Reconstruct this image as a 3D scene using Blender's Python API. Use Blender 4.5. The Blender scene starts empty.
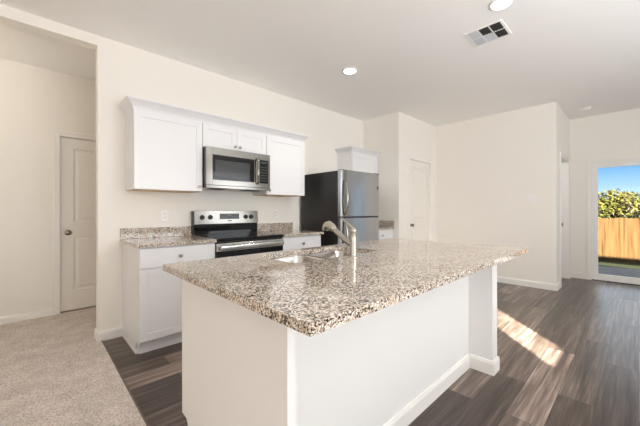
import bpy, bmesh, math, random
from mathutils import Vector, Matrix
random.seed(7)
SC = bpy.context.scene
COL = SC.collection
PI = math.pi

# ------------------------------------------------------------------ camera, sky, sun, daylight, exposure
CAM_H = 1.1794
cd = bpy.data.cameras.new('camera'); cam = bpy.data.objects.new('camera', cd); COL.objects.link(cam)
cd.sensor_width = 36.0; cd.sensor_fit = 'HORIZONTAL'
cd.lens = 36.0 * 302.616 / 640.0
cd.shift_x = -0.5418 / 640.0
cd.shift_y = (210.657 - 213.0) / 640.0
cd.clip_start = 0.02; cd.clip_end = 400
cam.matrix_world = (Matrix.Translation((0, 0, CAM_H)) @ Matrix.Rotation(-0.7611, 4, 'Z')
                    @ Matrix.Rotation(PI / 2, 4, 'X') @ Matrix.Rotation(-0.002, 4, 'Z'))
SC.camera = cam

w = bpy.data.worlds.new('sky'); SC.world = w; w.use_nodes = True
nt = w.node_tree; nt.nodes.clear()
wo = nt.nodes.new('ShaderNodeOutputWorld'); bg = nt.nodes.new('ShaderNodeBackground')
tc = nt.nodes.new('ShaderNodeTexCoord'); sp = nt.nodes.new('ShaderNodeSeparateXYZ')
rp = nt.nodes.new('ShaderNodeValToRGB')
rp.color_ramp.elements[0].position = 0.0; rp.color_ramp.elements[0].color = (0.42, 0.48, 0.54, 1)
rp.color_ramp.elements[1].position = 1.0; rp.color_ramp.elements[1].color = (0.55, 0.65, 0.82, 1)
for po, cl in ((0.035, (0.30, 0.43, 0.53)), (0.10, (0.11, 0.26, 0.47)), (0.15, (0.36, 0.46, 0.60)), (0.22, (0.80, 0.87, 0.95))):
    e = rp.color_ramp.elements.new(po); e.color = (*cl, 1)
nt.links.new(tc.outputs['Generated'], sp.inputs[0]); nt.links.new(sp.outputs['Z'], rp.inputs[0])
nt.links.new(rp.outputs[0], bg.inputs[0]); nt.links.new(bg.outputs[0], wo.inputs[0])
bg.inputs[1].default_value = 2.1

def lamp(name, kind, energy, color, loc, direction, **kw):
    l = bpy.data.lights.new(name, kind); l.energy = energy; l.color = color
    for k, v in kw.items(): setattr(l, k, v)
    o = bpy.data.objects.new(name, l); COL.objects.link(o); o.location = loc
    o.rotation_euler = Vector(direction).to_track_quat('-Z', 'Y').to_euler()
    return o
SUN_EL = math.radians(17)
lamp('sun', 'SUN', 95.0, (1.0, 0.93, 0.80), (-20, -20, 15),
     (0.73 * math.cos(SUN_EL), 0.683 * math.cos(SUN_EL), -math.sin(SUN_EL)), angle=math.radians(0.6))
# area lamps added as daylight fill, hung before window frames on solid wall
DAY = (0.90, 0.95, 1.0)
lamp('daylight_fill_dining', 'AREA', 18.0, DAY, (4.25, -2.1, 1.72), (0, 1, .75), shape='RECTANGLE', size=1.3, size_y=1.5)
lamp('daylight_fill_living', 'AREA', 120.0, (0.95, 0.98, 1.0), (1.55, -2.0, 1.5), (0, 1, 1.15), shape='RECTANGLE', size=2.6, size_y=1.8)
lamp('daylight_fill_side', 'AREA', 36.0, (1.0, 0.94, 0.86), (-3.5, -0.6, 1.5), (1, 0, .75), shape='RECTANGLE', size=2.2, size_y=1.5)

SC.view_settings.view_transform = 'Standard'; SC.view_settings.look = 'None'
SC.view_settings.gamma = 1.0; SC.view_settings.use_curve_mapping = False
SC.view_settings.exposure = 0.1
SC.cycles.max_bounces = 14; SC.cycles.diffuse_bounces = 8; SC.cycles.glossy_bounces = 6
SC.cycles.transparent_max_bounces = 12
SC.cycles.sample_clamp_indirect = 6.0
SC.cycles.use_denoising = True

# ------------------------------------------------------------------ materials
def mat(name, color=(.8, .8, .8), rough=.5, metal=0.0, **kw):
    m = bpy.data.materials.new(name); m.use_nodes = True
    b = m.node_tree.nodes['Principled BSDF']
    b.inputs['Base Color'].default_value = (*color, 1); b.inputs['Roughness'].default_value = rough
    b.inputs['Metallic'].default_value = metal
    for k, v in kw.items(): b.inputs[k].default_value = v
    return m
class N:
    def __init__(s, m): s.t = m.node_tree; s.b = s.t.nodes['Principled BSDF']
    def n(s, ty, **kw):
        x = s.t.nodes.new('ShaderNode' + ty)
        for k, v in kw.items():
            if hasattr(x, k): setattr(x, k, v)
            else: x.inputs[k].default_value = v
        return x
    def l(s, a, b): s.t.links.new(a, b)
    def coords(s, scale=(1, 1, 1)):
        g = s.n('TexCoord'); mp = s.n('Mapping'); mp.inputs['Scale'].default_value = scale
        s.l(g.outputs['Object'], mp.inputs[0]); return mp.outputs[0]
    def ramp(s, src, stops, interp='LINEAR'):
        r = s.n('ValToRGB'); cr = r.color_ramp; cr.interpolation = interp
        while len(cr.elements) > 1: cr.elements.remove(cr.elements[-1])
        cr.elements[0].position = stops[0][0]; cr.elements[0].color = (*stops[0][1], 1)
        for p, c in stops[1:]:
            q = cr.elements.new(p); q.color = (*c, 1)
        s.l(src, r.inputs[0]); return r.outputs[0]
    def mix(s, f, a, b, blend='MIX'):
        x = s.n('Mix'); x.data_type = 'RGBA'; x.blend_type = blend
        for i, v in ((0, f), (6, a), (7, b)):
            if hasattr(v, 'links'): s.l(v, x.inputs[i])
            elif i == 0: x.inputs[0].default_value = v
            else: x.inputs[i].default_value = (*v, 1)
        return x.outputs[2]
    def bump(s, h, strength, dist):
        x = s.n('Bump'); x.inputs['Strength'].default_value = strength; x.inputs['Distance'].default_value = dist
        s.l(h, x.inputs['Height']); s.l(x.outputs[0], s.b.inputs['Normal'])

def paint(name, color, rough=.85, tex=.12):
    m = mat(name, color, rough); k = N(m)
    no = k.n('TexNoise', Scale=140.0, Detail=2.0); k.l(k.coords(), no.inputs['Vector'])
    k.bump(no.outputs['Fac'], tex, .002); return m
WALL = paint('wall_paint', (.86, .83, .778))
CEIL = paint('ceiling_paint', (.92, .91, .895))
TRIM = mat('trim_white', (.87, .85, .82), .4)
DOORW = mat('door_paint', (.85, .82, .77), .45)
CAB = mat('cabinet_white', (.81, .81, .83), .35)
CABIN = mat('cabinet_underside_wood', (.62, .44, .26), .6)
PLASTIC = mat('white_plastic', (.88, .87, .86), .35)
DARKSLOT = mat('dark_slot', (.05, .05, .05), .6)
BLACK = mat('black_enamel', (.012, .012, .013), .18)
BLACKGLASS = mat('black_glass', (.006, .006, .008), .04)
KNOBBLK = mat('black_knob_plastic', (.01, .01, .01), .35)
NICKEL = mat('brushed_nickel', (.50, .47, .42), .27, 1.0)
KNOBN = mat('pewter_knob', (.34, .32, .30), .3, 1.0)
DARKNICKEL = mat('dark_nickel', (.30, .27, .24), .3, 1.0)
FRSIDE = mat('fridge_side_grey', (.014, .013, .013), .4)
GASKET = mat('gasket_grey', (.05, .05, .055), .6)
def steel(name, col, rough, axis):
    m = mat(name, col, rough, 1.0); k = N(m)
    sc = [220, 220, 220]; sc[axis] = 1.5
    no = k.n('TexNoise', Scale=1.0, Detail=2.0); k.l(k.coords(tuple(sc)), no.inputs['Vector'])
    r = k.ramp(no.outputs['Fac'], [(0.3, (rough * .8,) * 3), (.7, (rough * 1.25,) * 3)])
    k.l(r, k.b.inputs['Roughness']); return m
STEEL = steel('stainless_steel', (.34, .325, .30), .15, 0)
STEELB = steel('bright_stainless', (.66, .66, .66), .22, 0)
STEELF = steel('fridge_stainless', (.47, .48, .50), .22, 2)
_b = STEELF.node_tree.nodes['Principled BSDF']; _b.inputs['Anisotropic'].default_value = .85; _b.inputs['Anisotropic Rotation'].default_value = .25
_t = STEELF.node_tree.nodes.new('ShaderNodeTangent'); _t.direction_type = 'RADIAL'; _t.axis = 'Z'
STEELF.node_tree.links.new(_t.outputs[0], _b.inputs['Tangent'])
SINKST = steel('sink_stainless', (.54, .52, .50), .22, 0)

# granite
GRAN = mat('speckled_granite', (.5, .45, .4), .06); k = N(GRAN)
co = k.coords()
no = k.n('TexNoise', Scale=60.0, Detail=2.0); k.l(co, no.inputs['Vector'])
vm = k.n('VectorMath', operation='MULTIPLY_ADD')
k.l(no.outputs['Color'], vm.inputs[0]); vm.inputs[1].default_value = (.012,) * 3; k.l(co, vm.inputs[2])
v1 = k.n('TexVoronoi', Scale=200.0); k.l(vm.outputs[0], v1.inputs['Vector'])
sx = k.n('SeparateColor'); k.l(v1.outputs['Color'], sx.inputs[0])
big = k.n('TexNoise', Scale=9.0, Detail=3.0); k.l(co, big.inputs['Vector'])
ad = k.n('Math', operation='MULTIPLY_ADD'); k.l(big.outputs['Fac'], ad.inputs[0]); ad.inputs[1].default_value = .35
k.l(sx.outputs[0], ad.inputs[2])
sb = k.n('Math', operation='SUBTRACT'); k.l(ad.outputs[0], sb.inputs[0]); sb.inputs[1].default_value = .175
base = k.ramp(sb.outputs[0], [(0, (.022, .020, .020)), (.095, (.10, .085, .075)), (.21, (.32, .25, .195)),
                              (.33, (.53, .425, .33)), (.56, (.68, .58, .485)), (.80, (.82, .78, .72))], 'CONSTANT')
v2 = k.n('TexVoronoi', Scale=360.0); k.l(vm.outputs[0], v2.inputs['Vector'])
s2 = k.n('SeparateColor'); k.l(v2.outputs['Color'], s2.inputs[0])
fl = k.ramp(s2.outputs[1], [(0, (1, 1, 1)), (.09, (0, 0, 0))], 'CONSTANT')
g2 = k.mix(fl, base, (.06, .05, .045))
k.l(g2, k.b.inputs['Base Color'])

# wood-look planks running along x
PLANK = mat('grey_brown_vinyl_plank', (.12, .1, .08), .30); k = N(PLANK)
co = k.coords()
br = k.n('TexBrick', offset=.37, offset_frequency=2, squash=1.0)
for kk, v in (('Color1', (0, 0, 0, 1)), ('Color2', (1, 1, 1, 1)), ('Mortar', (.5, .5, .5, 1)), ('Scale', 1.0),
              ('Mortar Size', .0014), ('Mortar Smooth', .1), ('Bias', 0.0), ('Brick Width', 1.22), ('Row Height', .178)):
    br.inputs[kk].default_value = v
k.l(co, br.inputs['Vector'])
rnd = k.n('SeparateColor'); k.l(br.outputs['Color'], rnd.inputs[0])
cb = k.n('CombineXYZ'); mu = k.n('Math', operation='MULTIPLY'); k.l(rnd.outputs[0], mu.inputs[0]); mu.inputs[1].default_value = 37.0
k.l(mu.outputs[0], cb.inputs[0]); k.l(mu.outputs[0], cb.inputs[2])
vadd = k.n('VectorMath', operation='ADD'); k.l(co, vadd.inputs[0]); k.l(cb.outputs[0], vadd.inputs[1])
mp = k.n('Mapping'); mp.inputs['Scale'].default_value = (.75, 16, 1); k.l(vadd.outputs[0], mp.inputs[0])
gn = k.n('TexNoise', Scale=1.6, Detail=6.0, Roughness=.62, Distortion=.5); k.l(mp.outputs[0], gn.inputs['Vector'])
mp2 = k.n('Mapping'); mp2.inputs['Scale'].default_value = (3, 90, 1); k.l(vadd.outputs[0], mp2.inputs[0])
fn = k.n('TexNoise', Scale=1.0, Detail=3.0); k.l(mp2.outputs[0], fn.inputs['Vector'])
grain = k.ramp(gn.outputs['Fac'], [(.30, (.040, .027, .022)), (.43, (.080, .059, .049)), (.56, (.132, .102, .087)), (.71, (.235, .193, .168))])
tone = k.ramp(rnd.outputs[0], [(0, (.50, .46, .44)), (.5, (1.15, 1.11, 1.08)), (1, (2.4, 2.35, 2.33))])
cc = k.mix(1.0, grain, tone, 'MULTIPLY')
fine = k.ramp(fn.outputs['Fac'], [(.3, (.62, .61, .60)), (.7, (1.3, 1.29, 1.28))])
cc = k.mix(1.0, cc, fine, 'MULTIPLY')
cc = k.mix(br.outputs['Fac'], cc, (.02, .016, .014))
k.l(cc, k.b.inputs['Base Color'])
k.bump(gn.outputs['Fac'], .12, .002)

CARPET = mat('beige_cut_pile', (.5, .42, .36), .95); k = N(CARPET)
co = k.coords()
n1 = k.n('TexNoise', Scale=95.0, Detail=3.0); k.l(co, n1.inputs['Vector'])
n2 = k.n('TexNoise', Scale=7.0, Detail=4.0); k.l(co, n2.inputs['Vector'])
c1 = k.ramp(n1.outputs['Fac'], [(.3, (.45, .385, .345)), (.7, (.88, .80, .745))])
c2 = k.ramp(n2.outputs['Fac'], [(.3, (.86, .86, .86)), (.7, (1.08, 1.08, 1.08))])
k.l(k.mix(1.0, c1, c2, 'MULTIPLY'), k.b.inputs['Base Color']); k.bump(n1.outputs['Fac'], .8, .01)

GLASS = bpy.data.materials.new('clear_glass'); GLASS.use_nodes = True
t = GLASS.node_tree; t.nodes.clear()
o_ = t.nodes.new('ShaderNodeOutputMaterial'); mx = t.nodes.new('ShaderNodeMixShader'); tr = t.nodes.new('ShaderNodeBsdfTransparent')
gl = t.nodes.new('ShaderNodeBsdfGlossy'); fr = t.nodes.new('ShaderNodeFresnel'); fr.inputs[0].default_value = 1.2
tr.inputs[0].default_value = (.98, .99, .99, 1); gl.inputs['Roughness'].default_value = .01
t.links.new(fr.outputs[0], mx.inputs[0]); t.links.new(tr.outputs[0], mx.inputs[1]); t.links.new(gl.outputs[0], mx.inputs[2])
t.links.new(mx.outputs[0], o_.inputs[0])

EMIT = mat('lit_diffuser', (1, 1, 1), .5); b = EMIT.node_tree.nodes['Principled BSDF']
b.inputs['Emission Color'].default_value = (1, .93, .80, 1); b.inputs['Emission Strength'].default_value = 14.0
DISP = mat('display_window', (.01, .012, .015), .1)
ICON = mat('panel_print_grey', (.16, .165, .175), .5)

FENCE = mat('cedar_picket', (.2, .1, .04), .8, **{'Specular IOR Level': .08}); k = N(FENCE)
co = k.coords()
br = k.n('TexNoise', Scale=1.0, Detail=3.0)
mp = k.n('Mapping'); mp.inputs['Scale'].default_value = (1, 14, .7); k.l(co, mp.inputs[0]); k.l(mp.outputs[0], br.inputs['Vector'])
k.l(k.ramp(br.outputs['Fac'], [(.30, (.017, .0072, .0020)), (.40, (.040, .0205, .0068)), (.68, (.058, .0335, .0125))]), k.b.inputs['Base Color'])
LAWN = mat('lawn_turf', (.07, .09, .03), .95, **{'Specular IOR Level': .08}); k = N(LAWN)
n1 = k.n('TexNoise', Scale=14.0, Detail=5.0); k.l(k.coords(), n1.inputs['Vector'])
k.l(k.ramp(n1.outputs['Fac'], [(.3, (.010, .014, .004)), (.7, (.020, .024, .008))]), k.b.inputs['Base Color'])
PATIO = mat('patio_concrete', (.30, .30, .30), .9, **{'Specular IOR Level': .08}); k = N(PATIO)
n1 = k.n('TexNoise', Scale=6.0, Detail=6.0); k.l(k.coords(), n1.inputs['Vector'])
k.l(k.ramp(n1.outputs['Fac'], [(.3, (.14, .14, .14)), (.7, (.20, .20, .20))]), k.b.inputs['Base Color'])
def leafmat(name, a, bcol):
    m = mat(name, a, .7, **{'Specular IOR Level': .08}); k = N(m)
    n1 = k.n('TexNoise', Scale=2.2, Detail=5.0); k.l(k.coords(), n1.inputs['Vector'])
    k.l(k.ramp(n1.outputs['Fac'], [(.35, a), (.65, bcol)]), k.b.inputs['Base Color']); return m
LEAF = [leafmat('olive_leaves', (.024, .026, .005), (.046, .042, .008)),
        leafmat('yellow_green_leaves', (.034, .034, .006), (.066, .054, .011)),
        leafmat('dark_green_leaves', (.018, .028, .010), (.045, .052, .015))]
BARK = mat('bark', (.10, .07, .05), .9)

# ------------------------------------------------------------------ mesh helpers
class B:
    def __init__(s): s.bm = bmesh.new()
    def box(s, x0, x1, y0, y1, z0, z1, bev=0, seg=1):
        if x0 > x1: x0, x1 = x1, x0
        if y0 > y1: y0, y1 = y1, y0
        if z0 > z1: z0, z1 = z1, z0
        r = bmesh.ops.create_cube(s.bm, size=1)
        vs = r['verts']
        for v in vs:
            v.co = Vector((x0 + (v.co.x + .5) * (x1 - x0), y0 + (v.co.y + .5) * (y1 - y0), z0 + (v.co.z + .5) * (z1 - z0)))
        if bev:
            es = list({e for v in vs for e in v.link_edges})
            bmesh.ops.bevel(s.bm, geom=es, offset=bev, segments=seg, affect='EDGES', profile=.5)
        return s
    def ring(s, rings, close_ends=True, loop=False):
        vr = [[s.bm.verts.new(p) for p in r] for r in rings]
        n = len(vr[0]); m = len(vr)
        for i in range(m if loop else m - 1):
            a, b_ = vr[i], vr[(i + 1) % m]
            for j in range(n):
                s.bm.faces.new((a[j], a[(j + 1) % n], b_[(j + 1) % n], b_[j]))
        if close_ends and not loop:
            s.bm.faces.new(list(reversed(vr[0]))); s.bm.faces.new(vr[-1])
        return s
    def tube(s, path, radii, seg=16):
        pts = [Vector(p) for p in path]
        if not hasattr(radii, '__len__'): radii = [radii] * len(pts)
        rings = []; prev = None
        for i, p in enumerate(pts):
            d = (pts[min(i + 1, len(pts) - 1)] - pts[max(i - 1, 0)]).normalized()
            if prev is None:
                u = d.orthogonal().normalized()
            else:
                u = (prev - d * prev.dot(d)).normalized()
            prev = u; v = d.cross(u)
            rings.append([p + (u * math.cos(2 * PI * j / seg) + v * math.sin(2 * PI * j / seg)) * radii[i] for j in range(seg)])
        return s.ring(rings)
    def lathe(s, origin, axis, prof, seg=24):
        """prof: list of (distance along axis, radius)"""
        o = Vector(origin); a = Vector(axis).normalized(); u = a.orthogonal().normalized(); v = a.cross(u)
        rings = [[o + a * h + (u * math.cos(2 * PI * j / seg) + v * math.sin(2 * PI * j / seg)) * max(r, 1e-5) for j in range(seg)] for h, r in prof]
        return s.ring(rings)
    def prism(s, poly, vec):
        vec = Vector(vec); a = [Vector(p) for p in poly]
        return s.ring([a, [p + vec for p in a]])
    def quad(s, *pts):
        s.bm.faces.new([s.bm.verts.new(p) for p in pts]); return s
    def done(s, name, m, parent=None, loc=None, smooth=None, **props):
        bmesh.ops.recalc_face_normals(s.bm, faces=s.bm.faces)
        root = parent
        while root is not None and root.parent is not None: root = root.parent
        if root is not None: off = Vector(root.location)
        elif loc is not None: off = Vector(loc)
        else: off = Vector((0, 0, 0))
        for v in s.bm.verts: v.co -= off
        me = bpy.data.meshes.new(name); s.bm.to_mesh(me); s.bm.free(); me.materials.append(m)
        if smooth is not None:
            for p in me.polygons: p.use_smooth = True
            try: me.set_sharp_from_angle(angle=math.radians(smooth))
            except Exception: pass
        o = bpy.data.objects.new(name, me); COL.objects.link(o)
        if parent is not None: o.parent = parent
        else: o.location = off
        for kk, v in props.items(): o[kk] = v
        return o
def thing(name, label, cat, loc=(0, 0, 0), group=None):
    o = bpy.data.objects.new(name, None); COL.objects.link(o); o.location = loc; o.empty_display_size = .1
    o['label'] = label; o['category'] = cat
    if group: o['group'] = group
    return o
def struct(name, bld, m, **kw): return bld.done(name, m, None, kind='structure', **kw)
def sthing(name, loc=(0, 0, 0)):
    o = bpy.data.objects.new(name, None); COL.objects.link(o); o.location = loc; o['kind'] = 'structure'; return o

# ------------------------------------------------------------------ room shell
D = 3.3664; H = 2.767; T = .12
XO = .4293          # edge of the hall opening
XP, YP = 4.2586, 2.648
XW, YR = 5.547, .8254
XF = 6.850
YB, XL = -2.6, -4.0
YH = 4.55
struct('floor', B().box(.455, 6.97, YB - T, 4.7, -.12, 0), PLANK)
struct('carpet', B().box(XL - T, .455, YB - T, 4.7, -.12, .008).box(.455, 1.72, D + .06, 4.7, -.1, .008), CARPET)
struct('ceiling', B().box(XL - T, XF + T, YB - T, 4.7, H, H + .12), CEIL)
struct('wall_kitchen', B().box(XO, XP, D, D + T, 0, H, 0).box(-1.2, XO, D, D + T, 2.676, H).box(XL, -1.2, D, D + T, 0, H), WALL)
# hall beyond the opening, with its door
HX0, HX1 = .232, 1.045
struct('wall_hall', B().box(-1.32, HX0 - .02, YH, YH + T, 0, H).box(HX1 + .02, 1.72, YH, YH + T, 0, H).box(HX0 - .02, HX1 + .02, YH, YH + T, 2.052, H), WALL)
struct('wall_hall_light_block', B().box(-1.32, 1.72, YH + T + .001, YH + T + .03, 0, H), WALL)  # unseen panel added behind the hall door to stop light leaking under it
struct('wall_hall_left', B().box(-1.32, -1.2, D + T, YH, 0, H), WALL)
struct('wall_hall_right', B().box(1.6, 1.72, D + T, YH, 0, H), WALL)
struct('wall_pantry_side', B().box(XP, XP + T, YP + T, D + T, 0, H), WALL)
PX0, PX1 = 4.60, 5.335
struct('wall_pantry', B().box(XP, PX0 - .018, YP, YP + T, 0, H).box(PX1 + .018, XW + T, YP, YP + T, 0, H).box(PX0 - .018, PX1 + .018, YP, YP + T, 2.062, H), WALL)
struct('wall_pantry_light_block', B().box(XP + T, XW + T, YP + T + .001, YP + T + .03, 0, H), WALL)  # unseen panel added behind the pantry door against the same light leak
struct('wall_right', B().box(XW, XW + T, YR, YP, 0, H), WALL)
OX0, OX1 = 5.88, 6.70
struct('wall_return', B().box(XW + T, OX0, YR, YR + .13, 0, H).box(OX1, XF, YR, YR + .13, 0, H).box(OX0, OX1, YR, YR + .13, 2.03, H), WALL)
struct('wall_passage', B().box(XW + T, XF, 2.3, 2.42, 0, H), WALL)
SY0, SY1 = -1.29, .541
struct('wall_far', B().box(XF, XF + T, SY1, 2.42, 0, H).box(XF, XF + T, YB, SY0, 0, H).box(XF, XF + T, SY0, SY1, 1.975, H), WALL)
# back wall behind the camera, open only at the sun window, and the left wall
wx = [(-.35, 1.15), (3.45, 5.15)]
slit = (-.40 - .39 - .0, -.40)
# the tall narrow window that lets the sun in
shift = (0.48 - YB) * .73 / .683
SX0, SX1 = 2.74 - shift, 3.31 - shift
SZ0 = (0.44 - YB) / .683 * math.tan(SUN_EL)
bw = B().box(XL, SX0, YB - T, YB, 0, H).box(SX0, SX1, YB - T, YB, 0, SZ0).box(SX0, SX1, YB - T, YB, 2.25, H).box(SX1, XF + T, YB - T, YB, 0, H)
struct('wall_rear', bw, WALL)
struct('wall_left', B().box(XL - T, XL, YB - T, D + T, 0, H), WALL)

def windowframe(name, x0, x1, z0, z1, y, axis='y', blind=True):
    r = sthing(name, ((x0 + x1) / 2, y, z0) if axis == 'y' else (y, (x0 + x1) / 2, z0))
    f = B()
    def bb(a0, a1, c0, c1, d0, d1):
        if axis == 'y': f.box(a0, a1, y + d0, y + d1, c0, c1, .004)
        else: f.box(y + d0, y + d1, a0, a1, c0, c1, .004)
    bb(x0 - .06, x0, z0 - .06, z1 + .06, 0, .02); bb(x1, x1 + .06, z0 - .06, z1 + .06, 0, .02)
    bb(x0, x1, z1, z1 + .06, 0, .02); bb(x0 - .02, x1 + .02, z0 - .06, z0, 0, .03)
    f.done('window_frame', TRIM, r)
    if blind:
        b_ = B(); z = z0 + .02
        while z < z1 - .05:
            if axis == 'y': b_.prism([(x0, y + .004, z), (x0, y + .012, z + .044), (x0, y + .009, z + .045), (x0, y + .001, z + .001)], (x1 - x0, 0, 0))
            else: b_.prism([(y + .004, x0, z), (y + .012, x0, z + .044), (y + .009, x0, z + .045), (y + .001, x0, z + .001)], (0, x1 - x0, 0))
            z += .046
        b_.done('blind', PLASTIC, r)
    return r
windowframe('blank_window_1', 3.6, 4.9, .97, 2.45, YB)  # frames and blinds on solid wall, added to dress the fill lamps
windowframe('blank_window_2', .22, 2.88, .6, 2.4, YB)
windowframe('blank_window_3', -1.7, .5, .75, 2.25, XL, 'x')
r = windowframe('window_4', SX0, SX1, SZ0, 2.25, YB, blind=False)
B().box(SX0, SX1, YB - .07, YB - .065, SZ0, 2.25).done('pane', GLASS, r)

# baseboards
def bboard(name, x0, y0, x1, y1, side, h=.10, th=.014, zb=0.0):
    """runs from (x0,y0) to (x1,y1); side = unit normal into the room"""
    nx, ny = side
    prof = [(0, zb), (th, zb), (th, h * .80), (th * .55, h * .93), (th * .45, h), (0, h)]
    a = [Vector((x0 + nx * p, y0 + ny * p, z)) for p, z in prof]
    return struct(name, B().prism(a, (x1 - x0, y1 - y0, 0)), TRIM)
bboard('baseboard_kitchen', XO, D, .6192, D, (0, -1), .09)
bboard('baseboard_opening', XO, D - .014, XO, D + T, (-1, 0), .09)
bboard('baseboard_hall', -1.2, YH, HX0 - .065, YH, (0, -1), .09)
bboard('baseboard_hall_end', HX1 + .065, YH, 1.6, YH, (0, -1), .09)
bboard('baseboard_pantry_left', XP, YP, PX0 - .075, YP, (0, -1))
bboard('baseboard_pantry_right', PX1 + .075, YP, XW, YP, (0, -1))
bboard('baseboard_right', XW, YR - .014, XW, YP, (-1, 0))
bboard('baseboard_return', XW, YR, OX0 - .06, YR, (0, -1))
bboard('baseboard_far', XF, SY1 + .062, XF, YR, (-1, 0))
bboard('baseboard_far_end', XF, YB, XF, SY0 - .062, (-1, 0))
bboard('baseboard_rear', XL, YB, XF, YB, (0, 1))
bboard('baseboard_left', XL, YB, XL, D, (1, 0))
struct('trim_1', B().box(.449, .461, YB, D + .02, 0, .0095, .002), mat('floor_edge_strip', (.16, .12, .10), .5))

def casing(name, a0, a1, ztop, plane, side, axis, wdt=.06, th=.016, legs=(1, 1)):
    """door casing round an opening a0..a1 on a wall plane"""
    f = B()
    def bb(p0, p1, z0, z1, t0, t1):
        q0, q1 = plane + side * t0, plane + side * t1
        if axis == 'x': f.box(p0, p1, q0, q1, z0, z1, .003)
        else: f.box(q0, q1, p0, p1, z0, z1, .003)
    for sgn, e0 in ((-1, a0), (1, a1)):
        if legs[0 if sgn < 0 else 1]:
            bb(min(e0, e0 + sgn * wdt), max(e0, e0 + sgn * wdt), 0, ztop + wdt, 0, th * .65)
            bb(min(e0 + sgn * wdt * .55, e0 + sgn * wdt), max(e0 + sgn * wdt * .55, e0 + sgn * wdt), 0, ztop + wdt, th * .65, th)
    bb(a0, a1, ztop, ztop + wdt, 0, th * .65)
    bb(a0 - wdt * .45, a1 + wdt * .45, ztop + wdt * .55, ztop + wdt, th * .65, th)
    return struct(name, f, TRIM)
def jamb(name, a0, a1, ztop, p0, p1, axis='x', m=TRIM):
    f = B()
    if axis == 'x':
        f.box(a0 - .018, a0, p0, p1, 0, ztop + .018); f.box(a1, a1 + .018, p0, p1, 0, ztop + .018); f.box(a0, a1, p0, p1, ztop, ztop + .018)
    return struct(name, f, m)
def panel_door(name, x0, x1, z0, z1, yf, th, hinge_knob, knobz, knobm):
    """two-panel moulded door facing -y"""
    r = sthing(name, ((x0 + x1) / 2, yf, z0))
    f = B(); st = .115; yb = yf + th; rec = .009
    w_ = x1 - x0
    rails = [(z0, z0 + .23), (z0 + .86, z0 + 1.03), (z1 - .12, z1)]
    f.box(x0, x0 + st, yf, yb, z0, z1); f.box(x1 - st, x1, yf, yb, z0, z1)
    for a, c in rails: f.box(x0 + st, x1 - st, yf, yb, a, c)
    for a, c in ((rails[0][1], rails[1][0]), (rails[1][1], rails[2][0])):
        X0, X1 = x0 + st, x1 - st
        f.box(X0, X1, yf + .016, yb, a, c)
        m1, m2, m3 = .014, .026, .05
        def rg(m, y): return [(X0 + m, y, a + m), (X1 - m, y, a + m), (X1 - m, y, c - m), (X0 + m, y, c - m)]
        f.ring([rg(0, yf + .001), rg(m1, yf + .012), rg(m2, yf + .012), rg(m3, yf + .003)], close_ends=False)
        f.quad(*rg(m3, yf + .003))
    f.done('door_panel', DOORW, r)
    kx = x0 + .065 if hinge_knob == 'l' else x1 - .065
    kb = B(); kb.lathe((kx, yf, knobz), (0, -1, 0), [(0, .032), (.006, .032), (.009, .026), (.011, .013), (.026, .011), (.034, .02), (.045, .028), (.056, .027), (.063, .018), (.066, 0)])
    kb.done('door_handle', knobm, r, smooth=40)
    return r
d1 = panel_door('door_1', HX0 + .003, HX1 - .003, .022, 2.032, YH + .03, .035, 'l', .93, DARKNICKEL)
jamb('trim_2', HX0, HX1, 2.035, YH - .002, YH + T)
casing('trim_3', HX0 - .006, HX1 + .006, 2.04, YH, -1, 'x')
d2 = panel_door('door_2', PX0 + .003, PX1 - .003, .012, 2.042, YP + .03, .035, 'l', .93, DARKNICKEL)
jamb('trim_4', PX0, PX1, 2.045, YP - .002, YP + T)
casing('trim_5', PX0 - .006, PX1 + .006, 2.05, YP, -1, 'x')
# cased passage in the return wall
jamb('trim_6', OX0 + .018, OX1 - .018, 2.012, YR - .002, YR + .132)
casing('trim_7', OX0 + .012, OX1 - .012, 2.02, YR, -1, 'x', wdt=.055)
B().box(OX1 - .021, OX1 - .0175, YR + .075, YR + .105, .90, .96).done('strike_plate', DARKNICKEL, None, loc=(OX1 - .019, YR + .09, .90),
    label='small metal strike plate on the white jamb of the passage by the glass door', category='strike plate')

# sliding patio door
sd = sthing('door_3', (XF + .05, (SY0 + SY1) / 2, 0))
f = B()
f.box(XF + .005, XF + .11, SY1 - .03, SY1, 0, 1.975, .003); f.box(XF + .005, XF + .11, SY0, SY0 + .03, 0, 1.975, .003)
f.box(XF + .005, XF + .11, SY0 + .03, SY1 - .03, 1.94, 1.975, .003); f.box(XF + .005, XF + .11, SY0 + .03, SY1 - .03, 0, .035, .003)
f.done('door_frame', PLASTIC, sd)
ym = (SY0 + SY1) / 2
def slider(y0, y1, xc):
    s = B(); s_ = .045
    s.box(xc - .018, xc + .018, y0, y0 + s_, .035, 1.94, .003); s.box(xc - .018, xc + .018, y1 - s_, y1, .035, 1.94, .003)
    s.box(xc - .018, xc + .018, y0 + s_, y1 - s_, .035, .11, .003); s.box(xc - .018, xc + .018, y0 + s_, y1 - s_, 1.885, 1.94, .003)
    so = s.done('sash', PLASTIC, sd)
    B().box(xc - .004, xc + .004, y0 + s_, y1 - s_, .11, 1.885).done('pane', GLASS, so)
    return so
slider(ym - .02, SY1 - .03, XF + .045); s2_ = slider(SY0 + .03, ym + .025, XF + .085)
B().box(XF - .012, XF + .027, SY0, SY1, 0, .012, .002).done('threshold', DARKSLOT, sd)
casing('trim_8', SY0 - .002, SY1 + .002, 1.975, XF, -1, 'y')

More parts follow.
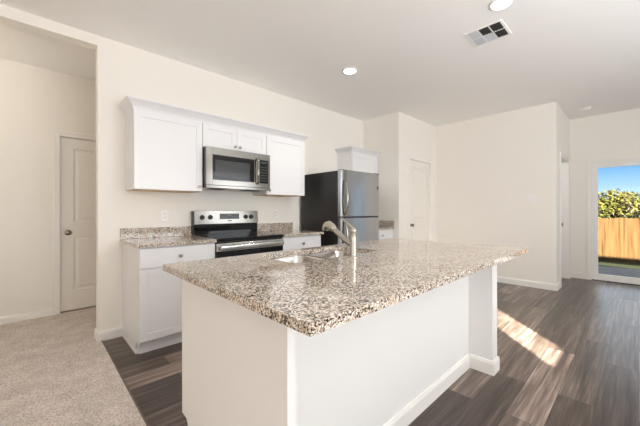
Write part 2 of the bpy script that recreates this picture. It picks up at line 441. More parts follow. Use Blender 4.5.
# ------------------------------------------------------------------ outside
struct('patio', B().box(XF + T, 9.4, -9, 9, -.22, -.10), PATIO)
struct('patio_shade_cover', B().box(XF + T, 9.4, -9, 9, 2.46, 2.62).box(9.2, 9.35, 4.0, 4.15, -.10, 2.46).box(9.2, 9.35, -4.4, -4.25, -.10, 2.46), TRIM)  # unseen cover, added and sized to shade the patio and lawn
l = B(); ys = (-14, 16)
for (xa, za), (xb, zb) in (((9.4, -.11), (17.5, -.98)), ((17.5, -.98), (90, -1.6))):
    l.quad((xa, ys[0] * (1 + xa / 30), za), (xb, ys[0] * (1 + xb / 30), zb), (xb, ys[1] * (1 + xb / 30), zb), (xa, ys[1] * (1 + xa / 30), za))
struct('lawn', l, LAWN)
fe = thing('wooden_fence', 'sunlit orange cedar privacy fence across the back yard beyond the glass door', 'fence', (17.5, 0, -.98))
y = -8.0; pk = []
while y < 9:
    pk.append(y); y += .145
fp = B()
for y in pk:
    h = .85 + random.uniform(-.012, .012)
    fp.prism([(17.5 + random.uniform(-.004, .004), y, -.96), (17.5, y + .138, -.96), (17.5, y + .138, h - .03), (17.5, y + .11, h), (17.5, y + .03, h), (17.5, y, h - .03)], (.018, 0, 0))
fp.done('picket_panel', FENCE, fe)
for z in (-.75, -.05, .6): B().box(17.52, 17.56, -8, 9, z, z + .09).done('rail', FENCE, fe)
for y in (-7.9, -5.5, -3.1, -.7, 1.7, 4.1, 6.5, 8.9): B().box(17.56, 17.65, y, y + .09, -1.0, .78).done('post', FENCE, fe)

def tree(label, x, y, base, top, rad, m, n=1500, name='leafy_tree'):
    t = thing(name, label, 'tree', (x, y, base))
    tb = B()
    tb.tube([(x, y, base - .2), (x + .05, y, base + (top - base) * .35), (x - .1, y + .1, base + (top - base) * .65)], [.16, .12, .06], 10)
    for q in range(5):
        a = q * 1.26; hh = base + (top - base) * .4
        tb.tube([(x, y, hh), (x + math.cos(a) * rad * .6, y + math.sin(a) * rad * .6, hh + (top - base) * .35)], [.06, .02], 6)
    tb.done('trunk', BARK, t)
    fb = B(); cz = (base + top) / 2; hz = (top - base) / 2
    blobs = []
    for q in range(16):
        a = random.uniform(0, 2 * PI); rr = rad * .62 * math.sqrt(random.random())
        bz = cz + hz * random.uniform(-.5, .62)
        blobs.append((x + rr * math.cos(a), y + rr * math.sin(a), bz, random.uniform(.34, .5) * min(rad, hz)))
    for q in range(n):
        bx, by, bz, br_ = random.choice(blobs)
        d = Vector((random.gauss(0, 1), random.gauss(0, 1), random.gauss(0, 1))).normalized() * br_ * random.uniform(.72, 1.06)
        p = Vector((bx, by, bz)) + d
        if p.z > top: p.z = top - random.random() * .15
        u = Vector((random.gauss(0, 1), random.gauss(0, 1), random.gauss(0, 1))).normalized(); v = u.orthogonal().normalized()
        s_ = random.uniform(.05, .10)
        fb.bm.faces.new([fb.bm.verts.new(c) for c in (p - u * s_ * 1.5, p + v * s_ * .6, p + u * s_ * 1.5, p - v * s_ * .6)])
    fb.done('foliage', m, t)
tree('olive green bushy tree behind the fence at the left edge of the glass', 21.5, 1.75, -1.1, 2.12, 1.15, LEAF[0], 3400)
tree('yellowish green leafy tree behind the middle of the fence seen through the glass', 24.6, .75, -1.1, 2.38, 1.3, LEAF[1], 3400)
tree('dark green tree with a sprig rising above the others behind the fence', 28.4, -.2, -1.1, 2.95, 1.7, LEAF[2], 3400)
tree('olive tree further right behind the fence, beyond the edge of the picture', 21.5, -2.4, -1.1, 2.3, 1.3, LEAF[0], 2200)
tree('yellow green tree hidden left of the glass door frame, behind the fence', 24.6, 5.0, -1.1, 2.3, 1.5, LEAF[1], 2200)

# ------------------------------------------------------------------ kitchen cabinets
def knob(parent, x, y, z, axis=(0, -1, 0), name='knob', m=KNOBN):
    return B().lathe((x, y, z), axis, [(0, .008), (.003, .008), (.006, .006), (.014, .006), (.018, .012), (.023, .015), (.028, .013), (.030, 0)], 16).done(name, m, parent, smooth=40)
def shaker(parent, name, x0, x1, z0, z1, yf, th=.019, rail=.058, rec=.007):
    b_ = B(); yb = yf + th
    b_.box(x0, x0 + rail, yf, yb, z0, z1, .0012); b_.box(x1 - rail, x1, yf, yb, z0, z1, .0012)
    b_.box(x0 + rail, x1 - rail, yf, yb, z0, z0 + rail, .0012); b_.box(x0 + rail, x1 - rail, yf, yb, z1 - rail, z1, .0012)
    b_.box(x0 + rail - .002, x1 - rail + .002, yf + rec, yb, z0 + rail - .002, z1 - rail + .002)
    return b_.done(name, CAB, parent)
def slab(parent, name, x0, x1, z0, z1, yf, th=.019):
    return B().box(x0, x1, yf, yf + th, z0, z1, .002).done(name, CAB, parent)
UY = D - .325                   # front of the upper doors
U0 = .6425; U1 = U0 + .608; U2 = U1 + .7627; U3 = U2 + .598
UB, UT = 1.372, 2.096
def upper(label, x0, x1, z0, z1, doors, knobs):
    t = thing('upper_cabinet', label, 'cabinet', ((x0 + x1) / 2, D - .15, z0))
    B().box(x0, x1, UY + .021, D - .001, z0 + .004, z1).done('cabinet_body', CAB, t)
    B().box(x0 + .016, x1 - .016, UY + .04, D - .002, z0, z0 + .004).done('underside', CABIN, t, label='bare wood underside')
    n = len(doors)
    for (a, c), kb in zip(doors, knobs):
        d = shaker(t, 'door', a, c, z0 + .004, z1 - .02, UY)
        if kb: knob(d, kb[0], UY, kb[1])
    return t
upper('white upper cabinet with one wide shaker door left of the microwave', U0, U1, UB, UT, [(U0 + .003, U1 - .003)], [(U1 - .035, UB + .05)])
mmid = (U1 + U2) / 2
upper('short white upper cabinet with two doors directly above the microwave', U1, U2, 1.832, UT, [(U1 + .003, mmid - .0015), (mmid + .0015, U2 - .003)], [(mmid - .03, 1.875), (mmid + .03, 1.875)])
upper('white upper cabinet right of the microwave beside the refrigerator', U2, U3, UB, UT, [(U2 + .003, U3 - .003)], [(U2 + .035, UB + .05)])
def crown(parent, x0, x1, yf, zb, right_free, left_free=True, name='crown', **kw):
    # profile offset(out), z ; wraps left side, front, right side
    prof = [(.0, zb), (.004, zb), (.008, zb + .012), (.034, zb + .042), (.050, zb + .056), (.055, zb + .060), (.055, zb + .072), (.0, zb + .072)]
    rings = []
    for o, z in prof:
        xa = x0 - (o if left_free else 0); xb = x1 + (o if right_free else 0)
        rings.append(((xa, D - .002, z), (xa, yf - o, z), (xb, yf - o, z), (xb, D - .002, z)))
    cols = [[r[i] for r in rings] for i in range(4)]
    b_ = B().ring([[Vector(p) for p in c] for c in cols])
    return b_.done(name, CAB, parent, **kw)
crown(None, U0 - .001, U3 + .001, UY + .012, UT + .0005, True, name='crown_molding', loc=((U0 + U3) / 2, D - .17, UT),
      label='long white crown molding running along the top of the three upper cabinets', category='molding')
# small upper right of the refrigerator
R0, R1 = 3.582, XP - .004
t = upper('white upper cabinet in the corner right of the refrigerator', R0, R1, 1.45, UT, [(R0 + .003, R1 - .04)], [(R0 + .035, 1.50)])
crown(t, R0, R1, UY + .012, UT + .0005, False, name='crown')

BY = D - .61
def base(label, x0, x1, toe_sides, doors, dr_knob=True, left_panel=False):
    t = thing('base_cabinet', label, 'cabinet', ((x0 + x1) / 2, D - .3, 0))
    b_ = B().box(x0, x1, BY + .021, D - .001, .114, .882)
    if left_panel:
        b_.prism([(x0, BY + .021, .114), (x0, BY + .095, .114), (x0, BY + .095, 0), (x0, D - .001, 0), (x0, D - .001, .114)], (.018, 0, 0))
    b_.done('cabinet_body', CAB, t)
    B().box(x0 + (.018 if left_panel else 0), x1, BY + .08, BY + .095, 0, .114).done('toe_kick', CAB, t)
    if left_panel:
        B().box(x0 - .006, x0, BY + .095, D - .002, 0, .018).done('base_shoe', TRIM, t)
    dd = slab(t, 'drawer', x0 + .003, x1 - .003, .712, .872, BY)
    knob(dd, (x0 + x1) / 2, BY, .79)
    n = len(doors)
    for a, c, kx in doors:
        d = shaker(t, 'door', a, c, .122, .706, BY); knob(d, kx, BY, .655)
    return t
B0, B1, B2, B3 = .6192, 1.252, 2.036, 2.634
base('white base cabinet with drawer and shaker door left of the range', B0, B1, True, [(B0 + .003, B1 - .003, B1 - .04)], left_panel=True)
base('white base cabinet between the range and the refrigerator', B2, B3, False, [(B2 + .003, B3 - .003, B2 + .04)])
base('white base cabinet in the corner right of the refrigerator', 3.64, XP - .004, False, [(3.643, XP - .01, 3.68)])

def counter(label, x0, x1, left_over, right_over, splash_side=None):
    t = thing('countertop', label, 'countertop', ((x0 + x1) / 2, D - .3, .884))
    B().box(x0 - left_over, x1 + right_over, D - .645, D - .002, .884, .914, .003).done('worktop', GRAN, t)
    sp_ = B().box(x0 - left_over, x1 + right_over, D - .022, D - .002, .9145, 1.015, .002)
    sp_.done('backsplash', GRAN, t)
    if splash_side == 'r':
        B().box(x1 + right_over - .02, x1 + right_over, D - .64, D - .023, .9145, 1.015, .002).done('side_splash', GRAN, t)
counter('grey speckled granite countertop with low backsplash left of the range', B0, B1, .02, -.002)
counter('speckled granite countertop between the range and the refrigerator', B2, B3, -.004, .018)
counter('speckled granite countertop in the corner right of the refrigerator', 3.625, XP - .006, 0, .002, 'r')

# ------------------------------------------------------------------ range
rx0, rx1 = 1.257, 2.026
rg_ = thing('electric_range', 'stainless steel and black electric range with glass cooktop between the base cabinets', 'stove', ((rx0 + rx1) / 2, D - .34, 0))
ry = D - .625
B().box(rx0, rx1, ry + .02, D - .01, .03, .898, .003).box(rx0 + .03, rx1 - .03, ry + .08, D - .05, 0, .03).done('oven_body', BLACK, rg_)
B().box(rx0 - .002, rx1 + .002, ry - .012, D - .10, .899, .917, .005, 2).done('cooktop', BLACKGLASS, rg_)
RINGM = mat('burner_print_grey', (.06, .06, .065), .25)
for cx, cy, rr in ((1.45, D - .48, .105), (1.83, D - .48, .085), (1.45, D - .22, .075), (1.83, D - .22, .10)):
    b_ = B(); n = 40
    for q in range(n):
        a, c = 2 * PI * q / n, 2 * PI * (q + 1) / n
        b_.quad(*[(cx + r_ * math.cos(an), cy + r_ * math.sin(an), .9176) for r_, an in ((rr - .004, a), (rr, a), (rr, c), (rr - .004, c))])
    b_.done('burner', RINGM, rg_)
od = B().box(rx0, rx1, ry - .012, ry + .02, .20, .79, .004).done('oven_door', BLACKGLASS, rg_)
B().box(rx0, rx1, ry - .014, ry + .02, .792, .868, .003).done('door_top_rail', STEELB, rg_, label='stainless steel strip at the top of the oven door')
hb = B(); hb.box(rx0 + .02, rx1 - .02, ry - .062, ry - .042, .805, .85, .009, 3)
for xx in (rx0 + .03, rx1 - .055): hb.box(xx, xx + .025, ry - .046, ry - .012, .815, .84, .003)
hb.done('handle', STEELB, od, smooth=40)
B().box(rx0, rx1, ry - .004, ry + .02, .872, .897, .003).done('vent_trim', BLACK, rg_)
B().box(rx0, rx1, ry - .012, ry + .02, .035, .195, .004).done('storage_drawer', STEEL, rg_)
# backguard
gy = D - .095
B().prism([(rx0, gy, .9175), (rx0, D - .012, .9175), (rx0, D - .012, 1.035), (rx0, gy, 1.035)], (rx1 - rx0, 0, 0)).done('backguard_base', BLACKGLASS, rg_)
bgp = B().prism([(rx0 - .004, gy - .012, 1.035), (rx0 - .004, D - .012, 1.035), (rx0 - .004, D - .012, 1.18), (rx0 - .004, gy, 1.18), (rx0 - .004, gy - .004, 1.178)], (rx1 - rx0 + .008, 0, 0)).done('backguard', STEEL, rg_)
for xx in (rx0 - .0055, rx1 + .0045): B().box(xx, xx + .001, gy + .005, D - .014, .93, 1.172).done('end_cap', BLACK, bgp)
nrm = Vector((0, -.9985, .056)).normalized()
def gpt(x, z):   # point on the sloping face
    f_ = (z - 1.035) / .143
    return Vector((x, gy - .012 + .008 * f_, z))
for kx in (1.335, 1.425, 1.862, 1.935):
    p = gpt(kx, 1.108)
    kb = B().lathe(p, nrm, [(0, .026), (.004, .026), (.006, .021), (.024, .019), (.027, .015), (.028, 0)], 20).done('knob', KNOBBLK, bgp, smooth=40)
    q = p + nrm * .0275
    B().box(q.x - .003, q.x + .003, q.y - .006, q.y + .002, q.z - .018, q.z + .018, .001).done('grip', KNOBBLK, kb)
p = gpt(1.64, 1.112); dz = .03
dsp = B().prism([gpt(1.535, 1.085) + nrm * .0003, gpt(1.775, 1.085) + nrm * .0003, gpt(1.775, 1.148) + nrm * .0003, gpt(1.535, 1.148) + nrm * .0003], nrm * .003).done('display', DISP, bgp)
for row in (1.098, 1.114, 1.132):
    for q in range(9):
        if row > 1.12 and 3 <= q <= 5: continue
        x = 1.555 + q * .0245
        a = gpt(x, row) + nrm * .0034
        B().prism([a, a + Vector((.011, 0, 0)), a + Vector((.011, .001, .005)), a + Vector((0, .001, .005))], nrm * .0004).done('button', ICON, dsp)
a = gpt(1.63, 1.1275) + nrm * .0034
B().prism([a, a + Vector((.05, 0, 0)), a + Vector((.05, .002, .013)), a + Vector((0, .002, .013))], nrm * .0005).done('clock', mat('clock_grey', (.25, .28, .32), .3), dsp)
a = gpt(1.63, 1.062) + nrm * .0003
B().prism([a, a + Vector((.05, 0, 0)), a + Vector((.05, .0015, .009)), a + Vector((0, .0015, .009))], nrm * .001).done('badge', mat('badge_dark', (.08, .08, .08), .4), bgp)

# ------------------------------------------------------------------ microwave
mx0, mx1 = U1 + .004, U2 - .004
mz0, mz1 = 1.412, 1.826
mw = thing('microwave', 'stainless over-the-range microwave with black window hung between the upper cabinets', 'microwave', ((mx0 + mx1) / 2, D - .2, mz0))
my = D - .405
B().box(mx0, mx1, my + .022, D - .002, mz0 + .012, mz1, .002).done('oven_body', BLACK, mw)
cx = mx0 + .605                    # split between door and control panel
md = B()
wx0, wx1, wz0, wz1 = mx0 + .065, cx - .055, mz0 + .085, mz1 - .075
md.box(mx0, wx0, my, my + .022, mz0 + .03, mz1, .002); md.box(wx1, cx, my, my + .022, mz0 + .03, mz1, .002)
md.box(wx0, wx1, my, my + .022, mz0 + .03, wz0, .001); md.box(wx0, wx1, my, my + .022, wz1, mz1, .001)
md = md.done('door', STEEL, mw)
B().box(wx0, wx1, my + .004, my + .02, wz0, wz1).done('window', BLACKGLASS, md)
B().box(wx0 + .03, wx1 - .06, my + .0025, my + .004, wz0 + .025, wz1 - .05).done('window_screen', mat('dot_screen', (.05, .053, .056), .12), md)
hd = B(); hx = cx - .028
hd.tube([(hx, my - .002, wz0 - .015), (hx, my - .03, wz0 + .005), (hx, my - .036, (wz0 + wz1) / 2), (hx, my - .03, wz1 - .005), (hx, my - .002, wz1 + .015)], .0105, 14)
hd.done('handle', STEEL, md, smooth=50)
cp = B().box(cx + .002, mx1, my, my + .022, mz0 + .03, mz1, .002).done('control_panel', STEEL, mw)
pd = B().box(cx + .012, mx1 - .03, my - .001, my + .01, wz0 - .005, wz1 + .005).done('keypad', BLACKGLASS, cp)
for r_ in range(7):
    for c_ in range(3):
        if r_ == 6: continue
        x = cx + .026 + c_ * .029; z = wz0 + .02 + r_ * .031
        B().box(x, x + .016, my - .0016, my - .001, z, z + .009).done('button', ICON, pd)
B().box(cx + .024, mx1 - .044, my - .0016, my - .001, wz1 - .035, wz1 - .012).done('clock', mat('clock_dark', (.05, .08, .09), .2), pd)
B().box(mx0, mx1, my - .002, my + .02, mz0, mz0 + .028, .002).done('lower_trim', STEEL, mw)
B().box(mx0 + .01, mx1 - .01, my + .022, D - .01, mz0 + .002, mz0 + .012).done('bottom_plate', STEEL, mw)
for xg in (mx0 + .1, mx1 - .26):
    B().box(xg, xg + .16, my + .06, my + .25, mz0 - .001, mz0 + .002).done('grease_filter', DARKSLOT, mw)

# ------------------------------------------------------------------ refrigerator
fx0, fx1, fyb, fyf, fh = 2.775, 3.578, 2.606, 2.53, 1.690
fg = thing('refrigerator', 'stainless steel top-freezer refrigerator with dark grey sides in the corner', 'refrigerator', ((fx0 + fx1) / 2, 2.95, 0))
B().box(fx0, fx1, fyb, D - .05, .02, fh - .006, .006, 2).box(fx0 + .03, fx1 - .03, fyb + .03, D - .08, 0, .02).done('cabinet_body', FRSIDE, fg)
def fdoor(name, z0, z1):
    n = 14; front = []
    for i in range(n + 1):
        x = fx0 + (fx1 - fx0) * i / n; u = 2 * i / n - 1
        y = fyf + .010 * u * u + (.012 if abs(u) == 1 else 0)
        front.append((x, y))
    poly = front + [(fx1, fyb - .008), (fx0, fyb - .008)]
    return B().prism([(x, y, z0) for x, y in poly], (0, 0, z1 - z0)).done(name, STEELF, fg, smooth=30)
SPL = 1.095
fz = fdoor('freezer_door', SPL + .012, fh)
fr_ = fdoor('fridge_door', .07, SPL - .012)
B().box(fx0 + .004, fx1 - .004, fyb - .055, fyb, SPL - .012, SPL + .012).done('door_gap', GASKET, fg)
B().box(fx0 + .01, fx1 - .01, fyb - .03, fyb + .02, .022, .066).done('kick_grille', BLACK, fg)
B().box(fx1 - .11, fx1 - .01, fyb - .06, fyb + .03, fh - .004, fh + .012, .003).box(fx0, fx1, fyb - .07, fyb - .005, fh - .001, fh + .003).done('hinge_cover', FRSIDE, fg)
def fhandle(par, za, zb):
    x = fx0 + .052; y = fyf + .012
    zm = (za + zb) / 2
    b_ = B()
    pts = []; n = 12
    for i in range(n + 1):
        f_ = i / n; bow = math.sin(PI * f_)
        pts.append((x + .006 * bow, y - .012 - .045 * bow ** .6, za + (zb - za) * f_))
    b_.tube(pts, [.011 + .004 * math.sin(PI * i / n) for i in range(n + 1)], 12)
    b_.done('handle', STEEL, par, smooth=50)
fhandle(fz, SPL + .03, SPL + .47); fhandle(fr_, SPL - .62, SPL - .03)
B().box(fx1 - .05, fx1 - .034, fyf + .001, fyf + .012, 1.475, 1.52, .002).done('badge', mat('badge_grey', (.12, .12, .13), .3, .5), fz)
B().box(fx1 - .04, fx1 - .03, fyf + .001, fyf + .012, SPL - .012, SPL + .006, .001).done('hinge_pin', STEEL, fg)

# ------------------------------------------------------------------ island
IX0, IX1 = .55, 2.49           # outer faces of the end walls
IYF, IYP, IYB = .722, .885, 1.60
SX_0, SX_1, SY_0, SY_1 = .469, 2.5076, .5288, 1.6332
isl = thing('kitchen_island', 'white kitchen island base with end walls under the large granite top', 'island', (1.5, 1.2, 0))
ez = .8845
ISP = paint('island_paint', (.82, .815, .805), .6, .06)
le = B().prism([(IX0, IYF, 0), (IX0, IYB - .075, 0), (IX0, IYB - .075, .135), (IX0, IYB - .058, .155), (IX0, IYB, .157), (IX0, IYB, ez), (IX0, IYF, ez)], (.03, 0, 0))
le.done('end_wall', ISP, isl)
B().box(2.385, IX1, IYF, IYB - .075, 0, ez).done('end_wall', ISP, isl)
B().box(IX0 + .03, 2.385, IYP, IYP + .11, 0, ez).done('back_panel', ISP, isl)
def ibb(pts, name):
    """baseboard strip following pts (wall line) with normals to the left of travel handled explicitly"""
    b_ = B(); th = .013; h = .10
    for (x0, y0, x1, y1, nx, ny) in pts:
        prof = [(0, 0), (th, 0), (th, h * .8), (th * .5, h), (0, h)]
        b_.prism([Vector((x0 + nx * p_, y0 + ny * p_, z)) for p_, z in prof], (x1 - x0, y1 - y0, 0))
    return b_.done(name, TRIM, isl)
ibb([(IX0 + .03, IYP, 2.385 - .013, IYP, 0, -1)], 'baseboard')
ibb([(2.385, IYF - .013, 2.385, IYP - .013, -1, 0), (2.385, IYF, IX1, IYF, 0, -1), (IX1, IYF - .013, IX1, IYB - .075, 1, 0)], 'baseboard')
ibb([(IX0 + .03, IYF - .013, IX0 + .03, IYP - .013, 1, 0), (IX0, IYF, IX0 + .03, IYF, 0, -1)], 'baseboard')
# kitchen side cabinets of the island
icb = B()
icb.box(IX0 + .03, .925, IYP + .11, IYB - .021, .114, ez); icb.box(1.705, 2.385, IYP + .11, IYB - .021, .114, ez); icb.box(.925, 1.705, IYP + .11, IYB - .021, .114, .695)
icb.box(.925, 1.705, IYB - .029, IYB - .021, .695, ez)
icb.done('cabinet_body', CAB, isl)
B().box(IX0 + .03, 2.385, IYB - .095, IYB - .08, 0, .114).done('toe_kick', CAB, isl)
for a, c in ((.66, .93), (.936, 1.32), (1.326, 1.70), (1.706, 2.045), (2.05, 2.382)):
    b_ = B(); r_ = .05
    b_.box(a, a + r_, IYB - .02, IYB, .122, .86, .001); b_.box(c - r_, c, IYB - .02, IYB, .122, .86, .001)
    b_.box(a + r_, c - r_, IYB - .02, IYB, .122, .122 + r_, .001); b_.box(a + r_, c - r_, IYB - .02, IYB, .86 - r_, .86, .001)
    b_.box(a + r_ - .002, c - r_ + .002, IYB - .02, IYB - .008, .17, .82)
    d = b_.done('door', CAB, isl); knob(d, c - .03, IYB, .80, (0, 1, 0))
# granite top with sink cut-out
KX0, KX1, KY0, KY1 = .955, 1.672, 1.185, 1.555
def rrect(x0, x1, y0, y1, r, n=6):
    pts = []
    for cx_, cy_, a0 in ((x1 - r, y1 - r, 0), (x0 + r, y1 - r, PI / 2), (x0 + r, y0 + r, PI), (x1 - r, y0 + r, 1.5 * PI)):
        for i in range(n + 1):
            a = a0 + PI / 2 * i / n; pts.append((cx_ + r * math.cos(a), cy_ + r * math.sin(a)))
    return pts
top = thing('island_countertop', 'large tan and black speckled granite slab on the kitchen island with a sink cut-out', 'countertop', (1.5, 1.1, .8845))
b_ = B()
hole = rrect(KX0, KX1, KY0, KY1, .06)
outer = rrect(SX_0, SX_1, SY_0, SY_1, .006, 2)
bm = b_.bm
def fill(z):
    ov = [bm.verts.new((x, y, z)) for x, y in outer]; hv = [bm.verts.new((x, y, z)) for x, y in hole]
    ed = [bm.edges.new((ov[i], ov[(i + 1) % len(ov)])) for i in range(len(ov))] + [bm.edges.new((hv[i], hv[(i + 1) % len(hv)])) for i in range(len(hv))]
    bmesh.ops.triangle_fill(bm, edges=ed, use_beauty=True, use_dissolve=False)
    return ov, hv
o1, h1 = fill(.914); o0, h0 = fill(.8845)
for A, C_ in ((o0, o1), (h0, h1)):
    for i in range(len(A)):
        j = (i + 1) % len(A); bm.faces.new((A[i], A[j], C_[j], C_[i]))
b_.done('worktop', GRAN, top)

# sink: two bowls under the cut-out
sk = thing('sink', 'stainless undermount double-bowl sink set in the island countertop', 'sink', (1.31, 1.37, .70))
def bowl(x0, x1, y0, y1, depth, name):
    b_ = B(); zt = .8835
    rings = []
    for off, z, r in ((-.010, zt, .065), (-.003, zt, .06), (0, zt - .006, .06), (.004, zt - depth + .03, .06), (.014, zt - depth + .006, .05), (.035, zt - depth, .04)):
        rings.append([(x, y, z) for x, y in rrect(x0 + off, x1 - off, y0 + off, y1 - off, r)])
    b_.ring([[Vector(p) for p in r] for r in rings], close_ends=False)
    bm_ = b_.bm; bm_.verts.ensure_lookup_table(); n = len(rings[0])
    bm_.faces.new([bm_.verts[len(bm_.verts) - n + i] for i in range(n)])
    o = b_.done(name, SINKST, sk, smooth=35)
    mo = o.modifiers.new('thick', 'SOLIDIFY'); mo.thickness = .0012; mo.offset = 1
    cx_, cy_ = (x0 + x1) / 2, (y0 + y1) / 2
    B().lathe((cx_, cy_, zt - depth + .001), (0, 0, 1), [(0, .045), (.003, .045), (.004, .038), (.001, .03), (.001, 0)], 20).done('drain', DARKNICKEL, o, smooth=40)
xm = (KX0 + KX1) / 2
bowl(KX0 - .006, xm - .022, KY0 - .004, KY1 + .004, .18, 'bowl')
bowl(xm + .022, KX1 + .006, KY0 - .004, KY1 + .004, .18, 'bowl')
B().box(xm - .022, xm + .022, KY0, KY1, .868, .8815, .004, 2).done('divider', SINKST, sk)

# faucet
fc = thing('faucet', 'brushed nickel pull-out kitchen faucet standing beside the island sink', 'faucet', (1.32, 1.118, .914))
fx, fy = 1.32, 1.118
B().lathe((fx, fy, .914), (0, 0, 1), [(0, .027), (.004, .027), (.008, .023), (.012, .021)], 24).done('base_ring', NICKEL, fc, smooth=40)
B().lathe((fx, fy, .9262), (0, 0, 1), [(0, .0205), (.10, .0185), (.132, .018), (.136, .0195), (.142, .0195), (.150, .017), (.156, .010), (.158, 0)], 24).done('faucet_body', NICKEL, fc, smooth=40)
spx = fx - .005
so_ = B().tube([(fx, fy + .008, .985), (fx - .002, fy + .05, 1.005), (fx - .004, fy + .10, 1.038), (spx, fy + .145, 1.067)], [.0165, .016, .0155, .0155], 18).done('spout', NICKEL, fc, smooth=50)
B().tube([(spx, fy + .138, 1.0625), (spx, fy + .142, 1.065), (spx, fy + .165, 1.081), (spx, fy + .188, 1.0925), (spx, fy + .205, 1.088), (spx, fy + .215, 1.070), (spx, fy + .217, 1.057)],
         [.0165, .021, .0235, .0255, .026, .024, .0215], 18).done('spray_head', NICKEL, so_, smooth=50)
B().tube([(fx, fy, 1.075), (fx - .004, fy + .018, 1.092), (fx - .012, fy + .05, 1.118), (fx - .018, fy + .078, 1.138)], [.011, .0075, .006, .0055], 12).done('handle', NICKEL, fc, smooth=50)

# ------------------------------------------------------------------ wall plates
def outlet(label, x, z):
    t = thing('wall_outlet', label, 'outlet', (x, D, z - .057))
    pl = B().box(x - .035, x + .035, D - .006, D - .0005, z - .057, z + .057, .003).done('cover_plate', PLASTIC, t)
    for dz_ in (-.02, .02):
        rc = B().box(x - .017, x + .017, D - .008, D - .005, z + dz_ - .014, z + dz_ + .014, .004).done('receptacle', PLASTIC, t)
        for dx in (-.007, .007): B().box(x + dx - .0012, x + dx + .0012, D - .0085, D - .0079, z + dz_ - .002, z + dz_ + .008).done('slot', DARKSLOT, rc)
outlet('white duplex outlet on the kitchen wall left of the range', .985, 1.128)
outlet('white duplex outlet on the kitchen wall between range and refrigerator', 2.375, 1.135)
sw = thing('light_switch', 'white double light switch plate on the blank right wall', 'light switch', (XW, 1.13, 1.30))
B().box(XW - .006, XW - .0005, 1.13 - .059, 1.13 + .059, 1.302, 1.417, .003).done('cover_plate', PLASTIC, sw)
for dy in (-.023, .023):
    B().box(XW - .009, XW - .005, 1.13 + dy - .0165, 1.13 + dy + .0165, 1.326, 1.393, .002).done('rocker', PLASTIC, sw)

# ------------------------------------------------------------------ ceiling fixtures
def downlight(label, x, y):
    t = thing('recessed_light', label, 'ceiling light', (x, y, H - .012), 'recessed ceiling lights')
    B().lathe((x, y, H), (0, 0, -1), [(0, .088), (.004, .088), (.010, .080), (.012, .068), (.006, .066)], 32).done('trim_ring', PLASTIC, t, smooth=40)
    B().lathe((x, y, H - .006), (0, 0, -1), [(0, .066), (.001, .066), (.0045, .05), (.0055, 0)], 32).done('diffuser', EMIT, t, smooth=40)
    o = lamp('downlight_beam', 'SPOT', 40.0, (1.0, .94, .85), (x, y, H - .02), (0, 0, -1), spot_size=math.radians(150), spot_blend=.9, shadow_soft_size=.06)
downlight('lit recessed ceiling light nearest the refrigerator', 2.606, 2.25)
downlight('lit recessed ceiling light beside the square air vent, at the top edge', 2.602, .72)

lamp('hall_warm_fill', 'POINT', 4.0, (1.0, .86, .66), (-.75, 4.0, 2.35), (0, 0, -1), shadow_soft_size=.12)  # unseen lamp added to warm and lift the hall, no fixture
lamp('passage_fill', 'POINT', 7.0, (.93, .97, 1.0), (6.15, 1.7, 2.3), (0, 0, -1), shadow_soft_size=.15)  # unseen cool lamp added to brighten the passage jamb, no fixture
vt = thing('air_vent', 'white square louvered air register on the ceiling beside a recessed light', 'air vent', (2.97, .93, H - .012))
vx0, vx1, vy0, vy1 = 2.815, 3.12, .778, 1.083
f = B(); rim = .022; zc = H
f.box(vx0, vx1, vy0, vy0 + rim, zc - .008, zc, .002); f.box(vx0, vx1, vy1 - rim, vy1, zc - .008, zc, .002)
f.box(vx0, vx0 + rim, vy0 + rim, vy1 - rim, zc - .008, zc, .002); f.box(vx1 - rim, vx1, vy0 + rim, vy1 - rim, zc - .008, zc, .002)
iw = (vy1 - vy0 - 2 * rim); ix = (vx1 - vx0 - 2 * rim)
yy = [vy1 - rim - iw * q / 3 for q in range(4)]      # from far side to near side
for q in (1, 2): f.box(vx0 + rim, vx1 - rim, yy[q] - .004, yy[q] + .004, zc - .009, zc - .001)
xmv = (vx0 + vx1) / 2
f.box(xmv - .004, xmv + .004, vy0 + rim, vy1 - rim, zc - .009, zc - .001)
f.done('frame', PLASTIC, vt)
B().box(vx0 + rim, vx1 - rim, vy0 + rim, vy1 - rim, zc - .0012, zc - .0002).done('duct_shade', DARKSLOT, vt)  # dark sheet stands in for the shade inside the duct
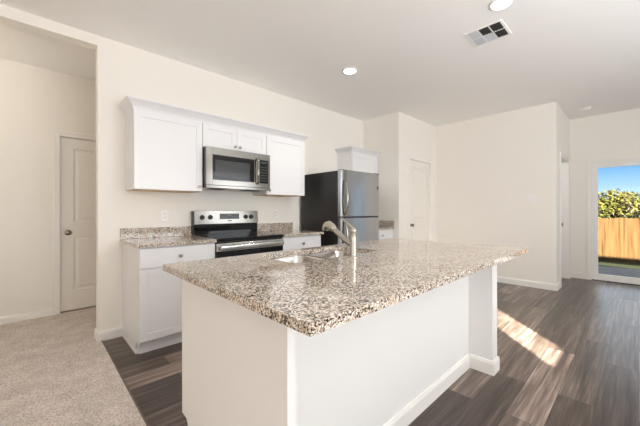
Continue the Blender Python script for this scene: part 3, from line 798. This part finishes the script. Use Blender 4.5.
def louvers(x0, x1, y0, y1, axis, tilt):
    b_ = B(); n = 5
    for q in range(n):
        if axis == 'y':       # slats run along x, spaced in y
            c = y0 + (y1 - y0) * (q + .5) / n; hw = (y1 - y0) / n * .34
            b_.prism([(x0, c - hw, zc - .002 - (.007 if tilt > 0 else 0)), (x0, c + hw, zc - .002 - (0 if tilt > 0 else .007)),
                      (x0, c + hw, zc - .003 - (0 if tilt > 0 else .007)), (x0, c - hw, zc - .003 - (.007 if tilt > 0 else 0))], (x1 - x0, 0, 0))
        else:
            c = x0 + (x1 - x0) * (q + .5) / n; hw = (x1 - x0) / n * .34
            b_.prism([(c - hw, y0, zc - .002 - (.007 if tilt > 0 else 0)), (c + hw, y0, zc - .002 - (0 if tilt > 0 else .007)),
                      (c + hw, y0, zc - .003 - (0 if tilt > 0 else .007)), (c - hw, y0, zc - .003 - (.007 if tilt > 0 else 0))], (0, y1 - y0, 0))
    return b_
LOUV = mat('louver_grey', (.62, .64, .68), .4)
def cell(ci, half):
    y1, y0 = yy[ci] - .004, yy[ci + 1] + .004
    x0, x1 = (vx0 + rim, xmv - .004) if half == 0 else (xmv + .004, vx1 - rim)
    return x0, x1, y0, y1
for (ci, half, ax, tl) in ((0, 0, 'y', -1), (0, 1, 'y', -1), (1, 1, 'x', -1)):
    louvers(*cell(ci, half), ax, tl).done('louvers', LOUV, vt)
for (ci, half) in ((1, 0), (2, 0), (2, 1)):  # these cells get dark-colored slats in place of shade from their tilt
    x0, x1, y0, y1 = cell(ci, half); b_ = B()
    for q in range(5):
        c = y0 + (y1 - y0) * (q + .5) / 5; b_.box(x0, x1, c - .0012, c + .0012, zc - .009, zc - .002)
    b_.done('louvers', DARKSLOT, vt, label='louvers painted dark as if tilted into shade')

sm = thing('smoke_detector', 'small round white smoke detector on the ceiling near the glass door', 'smoke detector', (6.25, .56, H - .035))
B().lathe((6.25, .56, H), (0, 0, -1), [(0, .07), (.008, .07), (.012, .066), (.028, .058), (.034, .045), (.035, 0)], 32).done('housing', PLASTIC, sm, smooth=35)
B().lathe((6.25, .56, H - .0352), (0, 0, -1), [(0, .012), (.002, .011), (.0025, 0)], 16).done('button', PLASTIC, sm, smooth=35)
